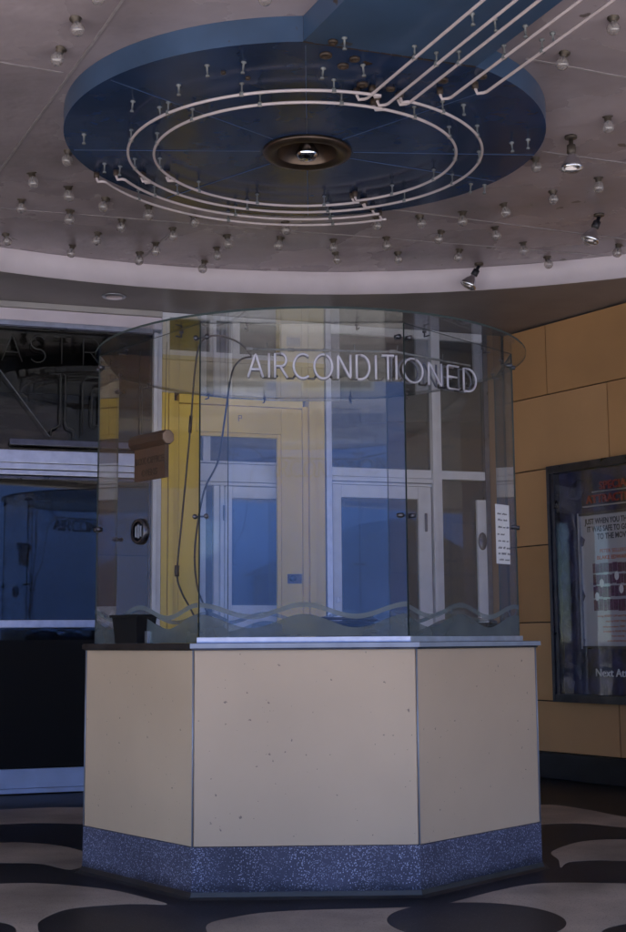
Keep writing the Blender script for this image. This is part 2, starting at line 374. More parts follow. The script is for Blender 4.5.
# --- marquee above the ceiling and the theatre behind
t = thing('marquee_canopy', 'deep marquee canopy with a pale fascia projecting over the entrance', 'canopy', (0, -.6, 3.8))
b = nm(); bx(b, -13.6, 13.6, -.80, -.605, 3.55, 4.75, .02); obj('fascia', b, M['fascia'], t)
b = nm(); bx(b, -13.6, 13.6, -.60, 9.4, 3.95, 4.70); obj('roof', b, M['roof'], t)
t = thing('theatre_building', 'tall plain stucco theatre front rising above the marquee', 'building', (0, 12, 0))
b = nm(); bx(b, -13.6, 13.6, 9.405, 22, 3.95, 10.5); obj('wall', b, M['stucco'], t)
b = nm(); bx(b, 3.8, 13.6, 7.72, 16, 0, 3.62); obj('side_wing', b, M['stucco'], t)
b = nm(); bx(b, -13.6, -9.2, 2.75, 16, 0, 3.62); obj('side_wing', b, M['stucco'], t)
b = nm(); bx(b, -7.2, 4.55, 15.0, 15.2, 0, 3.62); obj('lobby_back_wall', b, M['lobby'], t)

# ================================================================ BACK WALL
def wb(name, parent, m, *boxes, bev=.004, xf=WB):
    b = nm()
    for q in boxes: bx(b, *q, bev=bev)
    return obj(name, b, m, parent, xf)
UL = -3.0
t = thing('entrance_frame', 'aluminium framed entrance with a dark transom beside the yellow door', 'door frame', (-.9, 0, 0), xf=WB)
wb('header', t, M['fascia'], (UL, 1.24, -.02, .10, 3.585, 3.628)); wb('header_panel', t, M['riser'], (UL, 1.24, .012, .10, 3.49, 3.583))
wb('header_trim', t, M['alu'], (UL, 1.17, -.004, .10, 3.45, 3.487))
wb('crossbar', t, M['alu'], (UL, 1.17, -.03, .08, 2.405, 2.50), (UL, 1.17, -.045, .08, 2.355, 2.40), (UL, 1.17, -.03, .08, 2.315, 2.35))
wb('mullion', t, M['white'], (1.172, 1.200, -.05, .08, 0, 3.448), (1.203, 1.238, -.03, .08, 0, 3.448))
wb('mullion', t, M['alu'], (-1.24, -1.19, -.03, .08, 0, 2.313))
wb('transom_glass', t, M['transomglass'], (UL, 1.171, .02, .028, 2.502, 3.448), bev=0)
wb('glazing_bar', t, M['casem'], (-1.23, -1.2, 0, .06, 2.502, 3.448))
for k, (u0, u1) in enumerate([(-1.185, -.012), (-.006, 1.166)]):
    d = thing('glass_door', ['dark glass entrance door behind the left side of the ticket booth', 'dark glass entrance door beyond the left edge of the booth, nearest the yellow door'][k], 'door', (u0, 0, 0), xf=WB)
    wb('glass', d, M['doorglass'], (u0 + .014, u1 - .014, .02, .03, .185, 2.285), bev=0)
    wb('stile', d, M['casem'], (u0, u0 + .013, 0, .05, .0, 2.31)); wb('stile', d, M['casem'], (u1 - .013, u1, 0, .05, 0, 2.31))
    wb('top_rail', d, M['casem'], (u0 + .014, u1 - .014, 0, .05, 2.286, 2.31))
    wb('bottom_rail', d, M['bluewhite'], (u0 + .014, u1 - .014, -.005, .05, .045, .18), (u0 + .014, u1 - .014, -.02, .05, .01, .042))
    wb('push_bar', d, M['alu'], (u0 + .016, u1 - .016, -.05, .019, 1.19, 1.245))
    wb('dark_reflection_sheet', d, M['black'], (u0 + .016, u1 - .016, -.004, .019, .19, 1.10), bev=0)  # black sheet added where the lower glass only reflects shade
# yellow side: casing and door
t = thing('yellow_door_casing', 'mustard yellow moulded casing round the door behind the booth', 'door frame', (1.9, 0, 0), xf=WB)
wb('casing', t, M['yellow'], (1.241, 1.29, -.02, .1, 0, 2.99), (1.295, 1.335, -.035, .1, 0, 2.985), (1.338, 1.375, -.01, .1, 0, 2.93))
wb('casing', t, M['yellow'], (2.373, 2.42, -.01, .1, 0, 2.93), (2.423, 2.475, -.035, .1, 0, 2.985), (2.478, 2.555, -.02, .1, 0, 2.99))
wb('head_casing', t, M['yellow'], (1.376, 2.372, -.02, .1, 2.915, 2.985))
wb('header_panel', t, M['beige'], (1.241, 2.555, -.008, .1, 2.993, 3.25), (1.241, 2.555, -.03, .1, 3.253, 3.285))
f = wb('transom_window', t, M['white'], (1.241, 2.555, -.01, .08, 3.288, 3.33), (1.241, 2.555, -.01, .08, 3.59, 3.625), (1.241, 1.30, -.01, .08, 3.331, 3.589), (1.62, 1.67, -.01, .08, 3.331, 3.589), (1.80, 1.86, -.01, .08, 3.331, 3.589), (2.2, 2.555, -.01, .08, 3.331, 3.589))
wb('pane', f, M['doorglass'], (1.301, 2.199, .03, .036, 3.331, 3.589), bev=0)
d = thing('yellow_door', 'mustard yellow door with one tall glazed panel and a brass lock', 'door', (1.9, 0, 0), xf=WB)
wb('panel', d, M['yellow'], (1.378, 1.515, 0, .06, .01, 2.91), (2.20, 2.37, 0, .06, .01, 2.91), (1.516, 2.199, 0, .06, 2.70, 2.91), (1.516, 2.199, 0, .06, .01, .45))
wb('glazing_bead', d, M['yellow'], (1.516, 1.545, .012, .05, .451, 2.699), (2.17, 2.199, .012, .05, .451, 2.699), (1.546, 2.169, .012, .05, 2.67, 2.699), (1.546, 2.169, .012, .05, .451, .48))
wb('window', d, M['glass'], (1.546, 2.169, .03, .036, .481, 2.669), bev=0)
lk = wb('lock', d, M['brass'], (2.245, 2.36, -.012, -.001, 1.525, 1.60))
b = nm(); lathe(b, [(0, .04), (.02, .04), (.026, .03), (.026, 0), (0, 0)], 20, Matrix.Translation((2.283, -.012, 1.565)) @ Matrix.Rotation(R(90), 4, 'X')); obj('thumb_turn', b, M['blackout'], lk, WB)
wb('door_number', d, M['brass'], (1.85, 1.855, -.003, -.001, 2.79, 2.84), (1.856, 1.872, -.003, -.001, 2.834, 2.84), (1.856, 1.872, -.003, -.001, 2.812, 2.817), (1.873, 1.878, -.003, -.001, 2.812, 2.84), bev=0)
# white door built right behind the yellow door's window in place of a reflection
d = thing('reflected_door', 'white framed glass door added behind the window of the yellow door as its reflection', 'door', (1.9, .16, 0), xf=WB)
wb('crossbar', d, M['white'], (1.40, 2.36, .14, .20, 2.33, 2.47), (1.40, 2.36, .12, .20, 2.475, 2.49), (1.40, 2.36, .13, .2, 2.30, 2.322))
wb('upper_post', d, M['white'], (1.60, 1.66, .14, .19, 2.492, 2.90))
wb('frame', d, M['white'], (1.57, 1.625, .14, .20, .0, 2.298), (1.69, 1.735, .15, .2, 0, 2.298), (1.74, 1.77, .13, .2, 0, 2.298))
wb('stile', d, M['white'], (1.775, 1.83, .12, .19, .02, 2.29)); wb('stile', d, M['white'], (2.28, 2.34, .12, .19, .02, 2.29))
wb('top_rail', d, M['white'], (1.831, 2.279, .12, .19, 2.20, 2.29)); wb('bottom_rail', d, M['white'], (1.831, 2.279, .12, .19, .02, 1.36))
wb('glass', d, M['doorglass'], (1.831, 2.279, .15, .156, 1.361, 2.199), bev=0)
wb('hinge', d, M['casem'], (1.757, 1.772, .105, .12, 2.02, 2.14))
# chrome post and glazed screen with white door on the right
t = thing('glazed_screen', 'white framed glass screen between the yellow door and tiled wall', 'screen', (3.4, 0, 0), xf=WB)
wb('post', t, M['alu'], (2.56, 2.585, -.045, .06, 0, 3.62), (2.588, 2.612, -.03, .06, 0, 3.62))
wb('post', t, M['white'], (3.475, 3.51, -.04, .06, 0, 3.62), (3.515, 3.56, -.02, .06, 0, 3.62))
wb('post', t, M['casem'], (3.95, 3.99, -.02, .06, 0, 3.62))
wb('crossbar', t, M['white'], (2.613, 3.474, -.01, .06, 2.385, 2.455), (2.613, 3.474, -.03, .06, 2.345, 2.38), (2.613, 3.474, -.01, .06, 2.32, 2.34))
wb('crossbar', t, M['white'], (3.561, 3.949, -.01, .06, 2.385, 2.455))
wb('head_rail', t, M['white'], (2.613, 3.474, -.01, .06, 3.55, 3.62), (3.561, 3.949, -.01, .06, 3.55, 3.62))
wb('sill_rail', t, M['white'], (3.561, 3.949, -.01, .06, 0, .25))
wb('upper_glass', t, M['doorglass'], (2.613, 3.474, .02, .028, 2.457, 3.549), bev=0)
wb('side_glass', t, M['doorglass'], (3.561, 3.949, .02, .028, .251, 2.384), (3.561, 3.949, .02, .028, 2.457, 3.549), bev=0)
wb('reflected_panel', t, M['white'], (3.865, 3.945, -.022, .012, 1.22, 2.22))  # panel and vent added as a solid stand-in for a reflection in the glass
b = nm(); lathe(b, [(0, .012), (.030, .012), (.038, .006), (.038, 0), (0, 0)], 26, Matrix.Translation((3.905, -.023, 1.88)) @ Matrix.Rotation(R(90), 4, 'X'), 1, 1.9); obj('reflected_vent', b, M['casem'], t, WB)
wb('side_panel', t, M['tiledark'], (4.0, 4.13, 0, .06, 0, 3.62))
d = thing('white_door', 'white framed glass door right of the chrome post, behind the booth', 'door', (3.0, 0, 0), xf=WB)
wb('stile', d, M['white'], (2.618, 2.69, -.015, .05, .02, 2.315)); wb('stile', d, M['white'], (3.35, 3.46, -.015, .05, .02, 2.315))
wb('top_rail', d, M['white'], (2.691, 3.349, -.015, .05, 2.215, 2.315)); wb('bottom_rail', d, M['white'], (2.691, 3.349, -.015, .05, .02, .3))
wb('glass', d, M['doorglass'], (2.691, 3.349, .012, .02, .301, 2.214), bev=0)
wb('lock', d, M['alu'], (2.64, 2.67, -.028, -.016, 1.38, 1.42)); wb('hinge', d, M['casem'], (3.40, 3.42, -.03, -.016, 1.95, 2.10))
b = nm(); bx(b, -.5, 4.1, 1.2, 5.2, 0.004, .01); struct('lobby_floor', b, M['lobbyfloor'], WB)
# poster stand and sandwich rack in the dark lobby are not readable in the photo: only the dark lobby walls
t = thing('lobby_partition', 'dark lobby wall far behind the entrance glass', 'wall', (0, 3.5, 0), xf=WB)
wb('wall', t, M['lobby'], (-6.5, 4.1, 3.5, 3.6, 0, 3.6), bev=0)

# ================================================================ TILED WALLS
def tile_wall(name, label, xf, s1, joints, s0=.0, flip=1):
    t = thing(name, label, 'wall', (s1 / 2, 0, 0), xf=xf)
    wb('backing', t, M['grout'], (s0, s1, .02, .2, 0, 3.62), bev=0, xf=xf)
    b = nm(); rows = [3.62, 3.04, 2.44, 1.83, 1.215, .60, .205]
    for k in range(6):
        off = joints[k % 2]; xs = [s0] + [off + 1.26 * i for i in range(-7, 12) if s0 + .02 < off + 1.26 * i < s1 - .02] + [s1]
        for a, c in zip(xs, xs[1:]):
            bx(b, a + .0045, c - .0045, random.uniform(0, .003), .0195, rows[k + 1] + .0045, rows[k] - .0045, bev=.0025, mi=random.choice((0, 1, 2)))
    obj('tiles', b, [M['tile'], M['tile2'], M['tile3']], t, xf)
    wb('base_cove', t, M['cove'], (s0, s1, -.03, .019, 0, .20), bev=.012, xf=xf)
    return t
tile_wall('tile_wall', 'ochre tiled wall with dark joints right of the booth, carrying the poster case', WR, 3.7, (.49, 1.12))
WL = Matrix.Translation((-5.215, 8.57, 0)) @ Matrix.Rotation(R(56), 4, 'Z')     # runs away from the street; local x towards the building
tile_wall('tile_wall', 'ochre tiled wall at the far left, beyond the glass entrance doors', WL, 0, (.3, .93), s0=-7.0)

# ================================================================ POSTER CASE
PS = .137 + 1.193 * .335; PW = 1.24
t = thing('poster_case', 'dark metal poster case with a smaller framed film poster on the tiled wall', 'poster case', (PS + PW / 2, 0, 1.5), xf=WR)
def wr(name, parent, m, *boxes, bev=.003): return wb(name, parent, m, *boxes, bev=bev, xf=WR)
z0, z1 = .60, 2.44
wr('case_frame', t, M['casem'], (PS, PS + .028, -.09, .0, z0, z1), (PS + .032, PS + .065, -.075, .0, z0 + .03, z1 - .03), (PS + PW - .065, PS + PW, -.09, 0, z0, z1),
   (PS + .029, PS + PW - .066, -.09, 0, z1 - .06, z1), (PS + .029, PS + PW - .066, -.09, 0, z0, z0 + .06))
wr('backing', t, M['caseback'], (PS + .066, PS + PW - .066, -.012, -.004, z0 + .061, z1 - .061), bev=0)
wr('case_glass', t, M['glass'], (PS + .066, PS + PW - .066, -.066, -.060, z0 + .061, z1 - .061), bev=0)
q0 = PS + .272; q1 = q0 + .70; r0, r1 = 1.005, 2.045
pf = wr('poster_backboard', t, M['casem'], (q0 + .017, q1 - .017, -.0135, -.0125, r0 + .001, r1 - .001), bev=0)
wr('frame_stile', pf, M['alu'], (q0, q0 + .016, -.045, -.013, r0, r1)); wr('frame_stile', pf, M['alu'], (q1 - .016, q1, -.045, -.013, r0, r1))
wr('frame_rail', pf, M['casem'], (q0 + .017, q1 - .017, -.045, -.014, r1 - .022, r1)); wr('frame_rail', pf, M['casem'], (q0 + .017, q1 - .017, -.045, -.014, r0, r0 + .022))
wr('poster', pf, M['posterpaper'], (q0 + .017, q1 - .017, -.022, -.014, r0 + .023, r1 - .023), bev=0)
def txt(name, parent, m, s, size, x, z, y=-.0235, sx=1.0, align='CENTER', xf=WR, depth=.0008):
    b = text_bm(s, size, depth, align, sx); b.transform(Matrix.Translation((x, y, z)) @ UPR); return obj(name, b, m, parent, xf)
pc = (q0 + q1) / 2
def lines(name, m, rows):
    for s, size, x, z, sx in rows:
        a = text_bm(s, size, .0008, 'CENTER', sx); a.transform(Matrix.Translation((x, -.0235, z)) @ UPR); obj(name, a, m, pf, WR)
lines('tagline', M['ink'], [('JUST WHEN YOU THOUGHT', .060, pc, 1.955, .74), ('IT WAS SAFE TO GO BACK', .060, pc, 1.895, .74), ('TO THE MOVIES', .060, pc, 1.835, .78)])
lines('credit_names', M['orange'], [('PETER SELLERS in', .040, pc, 1.73, 1.0), ("BLAKE EDWARDS'", .040, pc, 1.68, 1.1)])
lines('small_print', M['orange'], [('starring HERBERT LOM with DYAN CANNON', .022, pc, 1.245, .9), ('music by HENRY MANCINI', .022, pc, 1.205, .9), ('executive producer TONY ADAMS', .022, pc, 1.165, .9), ('screenplay by FRANK WALDMAN', .022, pc, 1.13, .9), ('from a story by', .022, pc, 1.095, .9), ('produced and directed by', .022, pc, 1.06, .9)])
b = nm()                                    # title block: generic dark purple lettering-like shapes
for k, (zz, hh) in enumerate([(1.575, .08), (1.487, .082), (1.39, .09), (1.285, .098)]):
    x = q0 + .125
    while x < q1 - .13:
        ww = random.uniform(.02, .05); bx(b, x, x + ww, -.0235, -.0225, zz + random.uniform(0, .01), zz + hh * random.uniform(.9, 1.0), bev=0); x += ww + .0025
obj('title_block', b, M['purple'], pf, WR)
for x, z in [(q0 + .21, 1.50), (q0 + .16, 1.40), (q0 + .40, 1.45), (q0 + .36, 1.55), (q0 + .52, 1.36)]:
    b = nm(); lathe(b, [(0, .001), (.02, .001), (.022, 0)], 14, Matrix.Translation((x, -.0245, z)) @ Matrix.Rotation(R(90), 4, 'X'), 1, 1.5)
    obj('pale_figure', b, M['paper'], pf, WR)
for s, z, x in [('SPECIAL', 2.215, pc + .03), ('ATTRACTION', 2.115, pc + .01)]:
    txt('heading', t, M['red'], s, .085, x, z, y=-.03, depth=.006)
wr('heading_rail', t, M['alu'], (q0 + .15, q1 - .1, -.035, -.013, 2.195, 2.203), (q0 + .05, q1 - .0, -.035, -.013, 2.088, 2.097), bev=0)
txt('footing', t, M['paper'], 'Next Attraction', .085, pc + .05, .80, y=-.03, depth=.004)
b = nm()                                    # crumpled foil-like cloth at the back of the case
for k in range(16):
    x = PS + .09 + (k % 4) * .05; z = .75 + k * .098
    lathe(b, [(0, .02), (.05, .012), (.075, 0)], 7, Matrix.Translation((x, -.013, z)) @ Matrix.Rotation(R(90), 4, 'X') @ Matrix.Rotation(k, 4, 'Z'), 1, 1.6)
obj('crumpled_lining', b, M['caseback'], t, WR)

# ================================================================ TRANSOM NEON
def glyph(ch):
    """strokes of a single-line neon letter in a box 0..w x 0..1 -> (width, [polylines])"""
    def arc(cx, cy, rx, ry, a0, a1, k=14): return [(cx + rx * math.cos(R(a0 + (a1 - a0) * i / k)), cy + ry * math.sin(R(a0 + (a1 - a0) * i / k))) for i in range(k + 1)]
    G = {'A': (.74, [[(0, 0), (.37, 1), (.74, 0)], [(.13, .33), (.61, .33)]]), 'I': (.06, [[(.03, 0), (.03, 1)]]),
         'R': (.62, [[(0, 0), (0, 1), (.3, 1)] + arc(.3, .74, .26, .26, 90, -90) + [(.05, .48)], [(.26, .48), (.62, 0)]]),
         'C': (.78, [arc(.5, .5, .46, .5, 52, 308, 22)]), 'O': (.94, [arc(.47, .5, .45, .5, 80, 430, 30)]),
         'N': (.66, [[(0, 0), (0, 1), (.62, 0), (.62, 1)]]), 'D': (.66, [[(0, .02), (0, 1), (.2, 1)] + arc(.2, .5, .44, .5, 90, -90, 18) + [(.04, 0)]]),
         'T': (.62, [[(0, 1), (.62, 1)], [(.31, .97), (.31, 0)]]), 'E': (.55, [[(.55, 1), (0, 1), (0, 0), (.55, 0)], [(.03, .52), (.46, .52)]]),
         'L': (.5, [[(0, 1), (0, 0), (.5, 0)]]), 'S': (.56, [arc(.28, .74, .26, .25, 30, 270, 14) + arc(.28, .25, .28, .25, 90, -150, 14)[1:]])}
    return G[ch]
def neon_text(b, s, x, z, h, y=0, r=.005, gap=.28, sxx=1.0, fit=None):
    ends = []
    if fit:
        tot = sum(glyph(c)[0] for c in s); sxx = fit / (tot + gap * (len(s) - 1)) / h
    for c in s:
        wd, st = glyph(c)
        for p in st:
            q = [(x + a * h * sxx, y, z + bb * h) for a, bb in p]
            if len(q) < 6 and len(q) > 2:
                q2 = [q[0]]
                for i in range(1, len(q) - 1):      # round the bends
                    A, B, Cc = Vector(q[i - 1]), Vector(q[i]), Vector(q[i + 1])
                    q2 += [B + (A - B).normalized() * .012, B + (A - B).normalized() * .003 + (Cc - B).normalized() * .003, B + (Cc - B).normalized() * .012]
                q = q2 + [q[-1]]
            tube(b, q, r, 8)
        ends.append((x, x + wd * h * sxx)); x += (wd + gap) * h * sxx
    return ends
t = thing('transom_sign', 'dark unlit tube lettering hung before the transom left of the booth', 'neon sign', (.3, -.04, 2.6), xf=WB)
b = nm(); neon_text(b, 'LAST', -.13, 3.16, .205, -.06, .0045, .3, fit=.66); neon_text(b, 'R', .63, 3.16, .205, -.06, .0045); obj('small_letters', b, M['neondim'], t, WB)
b = nm()
tube(b, [(.38, -.06, 3.08), (.46, -.06, 3.08), (.465, -.06, 3.05), (.465, -.06, 2.70), (.45, -.06, 2.68), (.40, -.06, 2.66), (.40, -.06, 2.60)], .005)
tube(b, [(.48, -.06, 3.08), (.50, -.06, 3.07), (.505, -.06, 2.72), (.52, -.06, 2.68), (.57, -.06, 2.66), (.57, -.06, 2.60)], .005)
tube(b, [(.63, -.06, 2.62), (.63, -.06, 3.03), (.66, -.06, 3.07), (.80, -.06, 3.07), (.83, -.06, 3.03), (.83, -.06, 2.62)], .005)
tube(b, [(.70, -.06, 2.72), (.70, -.06, 2.97), (.715, -.06, 2.985), (.745, -.06, 2.985), (.76, -.06, 2.97), (.76, -.06, 2.72), (.745, -.06, 2.70), (.715, -.06, 2.70)], .005, closed=True)
tube(b, [(.90, -.06, 2.62), (.90, -.06, 3.03), (.93, -.06, 3.07), (1.05, -.06, 3.07), (1.08, -.06, 3.03), (1.08, -.06, 2.62)], .005)
obj('large_numerals', b, M['neondim'], t, WB)
b = nm(); tube(b, [(-.35, -.07, 3.46), (.02, -.07, 3.08), (.39, -.07, 2.60)], .0042); obj('diagonal_tube', b, M['post'], t, WB)
wb('bottom_channel', t, M['casem'], (.10, 1.15, -.085, -.02, 2.53, 2.575))
wb('top_channel', t, M['casem'], (-1.1, 1.15, -.085, -.02, 3.42, 3.432))

# ================================================================ BLUE CEILING DISC
t = thing('ceiling_disc', 'large round deep blue ceiling disc with a broad strip running to the street', 'ceiling disc', (DCX, DCY, ZC))
n = 120; a0 = None
CH = ((.045, 5.385), (1.0, 5.70))       # chord along which the strip meets the disc
ell = [(DCX + DA * math.cos(2 * math.pi * i / n), DCY + DB * math.sin(2 * math.pi * i / n)) for i in range(n)]
def side(p): return (CH[1][0] - CH[0][0]) * (p[1] - CH[0][1]) - (CH[1][1] - CH[0][1]) * (p[0] - CH[0][0])
keep = [p for p in ell if side(p) > 0.0]
i0 = next(i for i, p in enumerate(ell) if side(p) > 0 and side(ell[i - 1]) <= 0)
loop = []
for k in range(n):
    p = ell[(i0 + k) % n]
    if side(p) > 0: loop.append(p)
loop = loop  # starts just after the chord's right end, ends near its left end
# underside as a fan ring round the lamp hole
LCX, LCY, LR = -.02, 6.645, .185
b = nm(); m_ = len(loop)
outer = [b.verts.new((x, y, ZD)) for x, y in loop]
inner = []
for x, y in loop:
    v = Vector((x - LCX, y - LCY)).normalized() * LR; inner.append(b.verts.new((LCX + v.x, LCY + v.y, ZD)))
for i in range(m_):
    j = (i + 1) % m_; b.faces.new((outer[i], outer[j], inner[j], inner[i]))
obj('underside', b, M['blueshade'], t)
b = nm(); lo = [b.verts.new((x, y, ZD)) for x, y in loop]; hi = [b.verts.new((x, y, ZC - .001)) for x, y in loop]
for i in range(m_ - 1):
    f = b.faces.new((lo[i], lo[i + 1], hi[i + 1], hi[i])); f.smooth = True
obj('rim', b, M['blue'], t)
pa, pb = loop[-1], loop[0]           # left / right end of the chord
b = nm(); SL = .47; YE = -.55
fa = (pa[0] + (pa[1] - YE) * SL, YE); fb = (pb[0] + (pb[1] - YE) * .455, YE)
P = [(pa[0] + .001, pa[1] - .001), (pb[0], pb[1] - .002), fb, fa]
prism(b, [P[0], P[3], P[2], P[1]], ZD - .0, ZC - .001)
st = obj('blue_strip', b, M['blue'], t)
b = nm()                               # rusty open joint between strip and disc
prev = None
for k in range(16):
    f0 = k / 16; f1 = (k + .9) / 16
    p = Vector(pa).lerp(Vector(pb), f0); q = Vector(pa).lerp(Vector(pb), f1); w_ = random.uniform(.002, .008)
    seam(b, p + Vector((0, random.uniform(-.004, .004))), q, ZD, w_, .003)
obj('rusty_joint', b, M['crack'], t)
b = nm()
C0 = Vector((LCX, LCY))
for tgt in [(-.93, 5.74), (-1.26, 6.60), (1.21, 6.72), (1.05, 7.12), (-.02, 5.40), (.80, 5.92), (-.02, 7.69), (-.85, 7.36)]:
    dd = (Vector(tgt) - C0).normalized(); seam(b, C0 + dd * .25, Vector(tgt), ZD, .0025, .003)
obj('panel_seam', b, M['blueseam'], t)
# empty tube supports and porcelain electrode housings left on the underside
def support_bm(h=.055):
    b = nm(); lathe(b, [(0, 0), (.013, 0), (.013, -.006), (.005, -.01), (.0045, -h * .8), (.009, -h * .86), (.010, -h), (0, -h)], 10)
    return b
SUP = [(-.47, 5.59), (-.86, 5.98), (-.74, 6.05), (-1.17, 6.39), (1.06, 6.54), (1.14, 6.5), (.92, 7.16), (1.0, 7.18), (.24, 5.60), (-.30, 5.56), (.06, 5.63), (-1.13, 6.80), (-1.05, 6.84), (-.62, 5.80), (.75, 6.05)]
sup0 = None
def add_support(x, y, z=ZD, parent=t):
    global sup0
    if sup0 is None:
        b = support_bm(); b.transform(Matrix.Translation(MW[t.name].translation))   # neutral: stays at its own origin
        sup0 = obj('tube_support', b, M['post'], t); o = sup0
    else:
        o = sup0.copy(); COL.objects.link(o); o.parent = t
    o.location = Vector((x, y, z)) - MW[t.name].translation
    o.rotation_euler = (random.uniform(-.12, .12), random.uniform(-.12, .12), 0)
for x, y in SUP: add_support(x, y)
for x, y in [(.68, 5.12), (.78, 5.17), (.92, 5.23), (1.05, 5.3), (.15, 5.33), (.80, 4.6), (1.1, 4.5), (1.35, 4.3)]: add_support(x, y)
for x, y, q in [(.07, 5.49, .028), (.15, 5.60, .026), (.20, 5.53, .024), (.10, 5.36, .022), (.245, 5.80, .026), (.38, 5.85, .022), (.62, 5.76, .026), (.80, 5.72, .022), (-.40, 5.66, .012), (-.29, 5.72, .012)]:
    b = nm(); lathe(b, [(0, 0), (q, 0), (q, -.012), (q * .55, -.012), (q * .5, -.002), (0, -.002)], 16, Matrix.Translation((x, y, ZD))); obj('electrode_housing', b, M['porcelain'], t)

# central downlight
t2 = thing('downlight', 'bronze dish downlight with a silvered bulb at the centre of the blue disc', 'ceiling light', (LCX, LCY, ZD))
b = nm(); lathe(b, [(.165, -.012), (.195, -.03), (.235, -.02), (.24, -.001), (.19, -.001)], 40, Matrix.Translation((LCX, LCY, ZD))); obj('rim', b, M['bronze'], t2)
b = nm(); lathe(b, [(.166, -.013), (.15, .03), (.12, .07), (.07, .095), (0, .10)], 40, Matrix.Translation((LCX, LCY, ZD))); obj('bowl', b, M['bronze'], t2)
b = nm(); lathe(b, [(.03, .09), (.035, .04), (.06, -.005), (.062, -.022), (.045, -.042), (.02, -.05), (0, -.052)], 28, Matrix.Translation((LCX, LCY, ZD))); obj('bulb', b, M['silver'], t2)

# ================================================================ NEON RINGS AND STRAIGHT TUBES
ZT = 3.622; EX, EY = -.03, 6.60
def ell_arc(a, bb, th0, th1, k=60): return [(EX + a * math.cos(R(th0 + (th1 - th0) * i / k)), EY + bb * math.sin(R(th0 + (th1 - th0) * i / k)), ZT) for i in range(k + 1)]
def neon_tube(label, pts, hooks=(1, 1), sup=5, r=.0078):
    """path with electrode ends that turn sideways and up into the blue metal"""
    pts = [Vector(p) for p in pts]; a, z = pts[0], pts[-1]
    t = thing('neon_tube', label, 'neon tube', tuple(a), 'unlit neon tubes on the blue ceiling disc')
    def hook(p, q):
        d_ = (p - q).normalized(); s = Vector((-.036, .010, 0))
        return [p + d_ * .01, p + d_ * .022 + s * .25, p + d_ * .022 + s, p + s * 1.25 + d_ * .02 + Vector((0, 0, .02)), Vector((p.x + s.x * 1.3 + d_.x * .02, p.y + s.y * 1.3 + d_.y * .02, ZD - .002))]
    full = list(pts); e = []
    if hooks[0]: h = hook(pts[0], pts[1]); full = h[::-1] + full; e.append(h[-1])
    if hooks[1]: h = hook(pts[-1], pts[-2]); full = full + h; e.append(h[-1])
    b = nm(); tube(b, full, r, 10); obj('glass_tube', b, M['neon'], t)
    for p in e:
        b = nm(); lathe(b, [(0, -.002), (.016, -.002), (.016, -.030), (.011, -.034), (0, -.034)], 12, Matrix.Translation((p.x, p.y, ZD))); obj('electrode_cap', b, M['porcelain'], t)
    for k in range(sup):
        p = pts[int((k + .5) / sup * (len(pts) - 1))]
        b = nm(); lathe(b, [(0, 0), (.012, 0), (.012, -.006), (.004, -.01), (.004, -.045), (0, -.045)], 8, Matrix.Translation((p.x, p.y, ZD - .001)))
        lathe(b, [(.0125, -.05), (.0125, -.062), (.011, -.066), (.011, -.045), (.0125, -.05)], 10, Matrix.Translation((p.x, p.y, ZD)))
        obj('support', b, M['post'], t)
    return t
oa, ob, ia, ib = .935, .86, .80, .725
neon_tube('outer neon ring segment sweeping round the left half of the blue disc', ell_arc(oa, ob, 292, 158))
neon_tube('inner neon ring segment sweeping round the left half of the blue disc', ell_arc(ia, ib, 297, 156))
neon_tube('outer neon ring segment curving round the right half of the blue disc', ell_arc(oa, ob, 304, 424))
neon_tube('inner neon ring segment curving round the right half of the blue disc', ell_arc(ia, ib, 300, 424))
neon_tube('innermost of the four neon arcs along the far edge of the blue disc', ell_arc(ia - .0, ib + .03, 154, 68), sup=3)
neon_tube('second innermost of the four neon arcs at the far edge of the blue disc', ell_arc(oa - .0, ob + .01, 157, 67), sup=3)
neon_tube('second outermost of the four neon arcs at the far edge of the blue disc', ell_arc(1.05, 1.0, 162, 66), sup=3)
neon_tube('outermost neon arc overlapping the far rim of the blue disc', ell_arc(1.17, 1.11, 162, 66), sup=3)
names = ['leftmost of five parallel neon tubes along the blue strip', 'second from left of five parallel neon tubes along the blue strip', 'middle one of five parallel neon tubes along the blue strip', 'fourth from left of five parallel neon tubes along the blue strip', 'rightmost of five parallel neon tubes on the blue strip, along its right edge']
for nme, (x, y) in zip(names, [(.275, 5.82), (.375, 5.89), (.475, 5.88), (.67, 5.82), (.83, 5.76)]):
    L_ = y - .1
    neon_tube(nme, [(x + .455 * (y - yy), yy, ZT) for yy in [y - L_ * i / 14 for i in range(15)]], sup=6)

# ================================================================ BULBS ON THE CEILING
BUL = [(99,-.88,5.08),(76,-1.03,5.37),(60,-1.15,5.66),(262,-.2,5.11),(68,-1.35,6.92),(31,-1.63,7.25),(67,-1.46,7.48),(22,-1.79,7.71),(106,-1.27,7.7),(70,-1.53,7.92),(149,-1.02,7.84),(122,-1.23,8.11),(193,-.76,8.02),(6,-2.05,8.39),(98,-1.43,8.38),(173,-.92,8.29),(73,-1.65,8.65),(156,-1.07,8.6),(139,-1.21,8.83),(227,-.57,8.45),(216,-.66,8.72),(205,-.77,9.04),(285,-.17,8.18),(280,-.21,8.5),(334,.15,8.56),(336,.17,8.86),(387,.51,8.52),(398,.61,8.87),(419,.7,8.07),(441,.87,8.39),(463,.97,8.0),(460,1.04,8.81),(495,1.22,8.31),(504,1.21,7.85),(535,1.28,7.08),(523,1.46,8.65),(548,1.69,9.0),(554,1.48,7.63),(586,1.86,8.48),(599,1.71,7.4),(620,2.14,8.72),(376,.42,8.09),(615,1.34,5.4),(566,1.19,5.74),(608,1.56,6.49)]
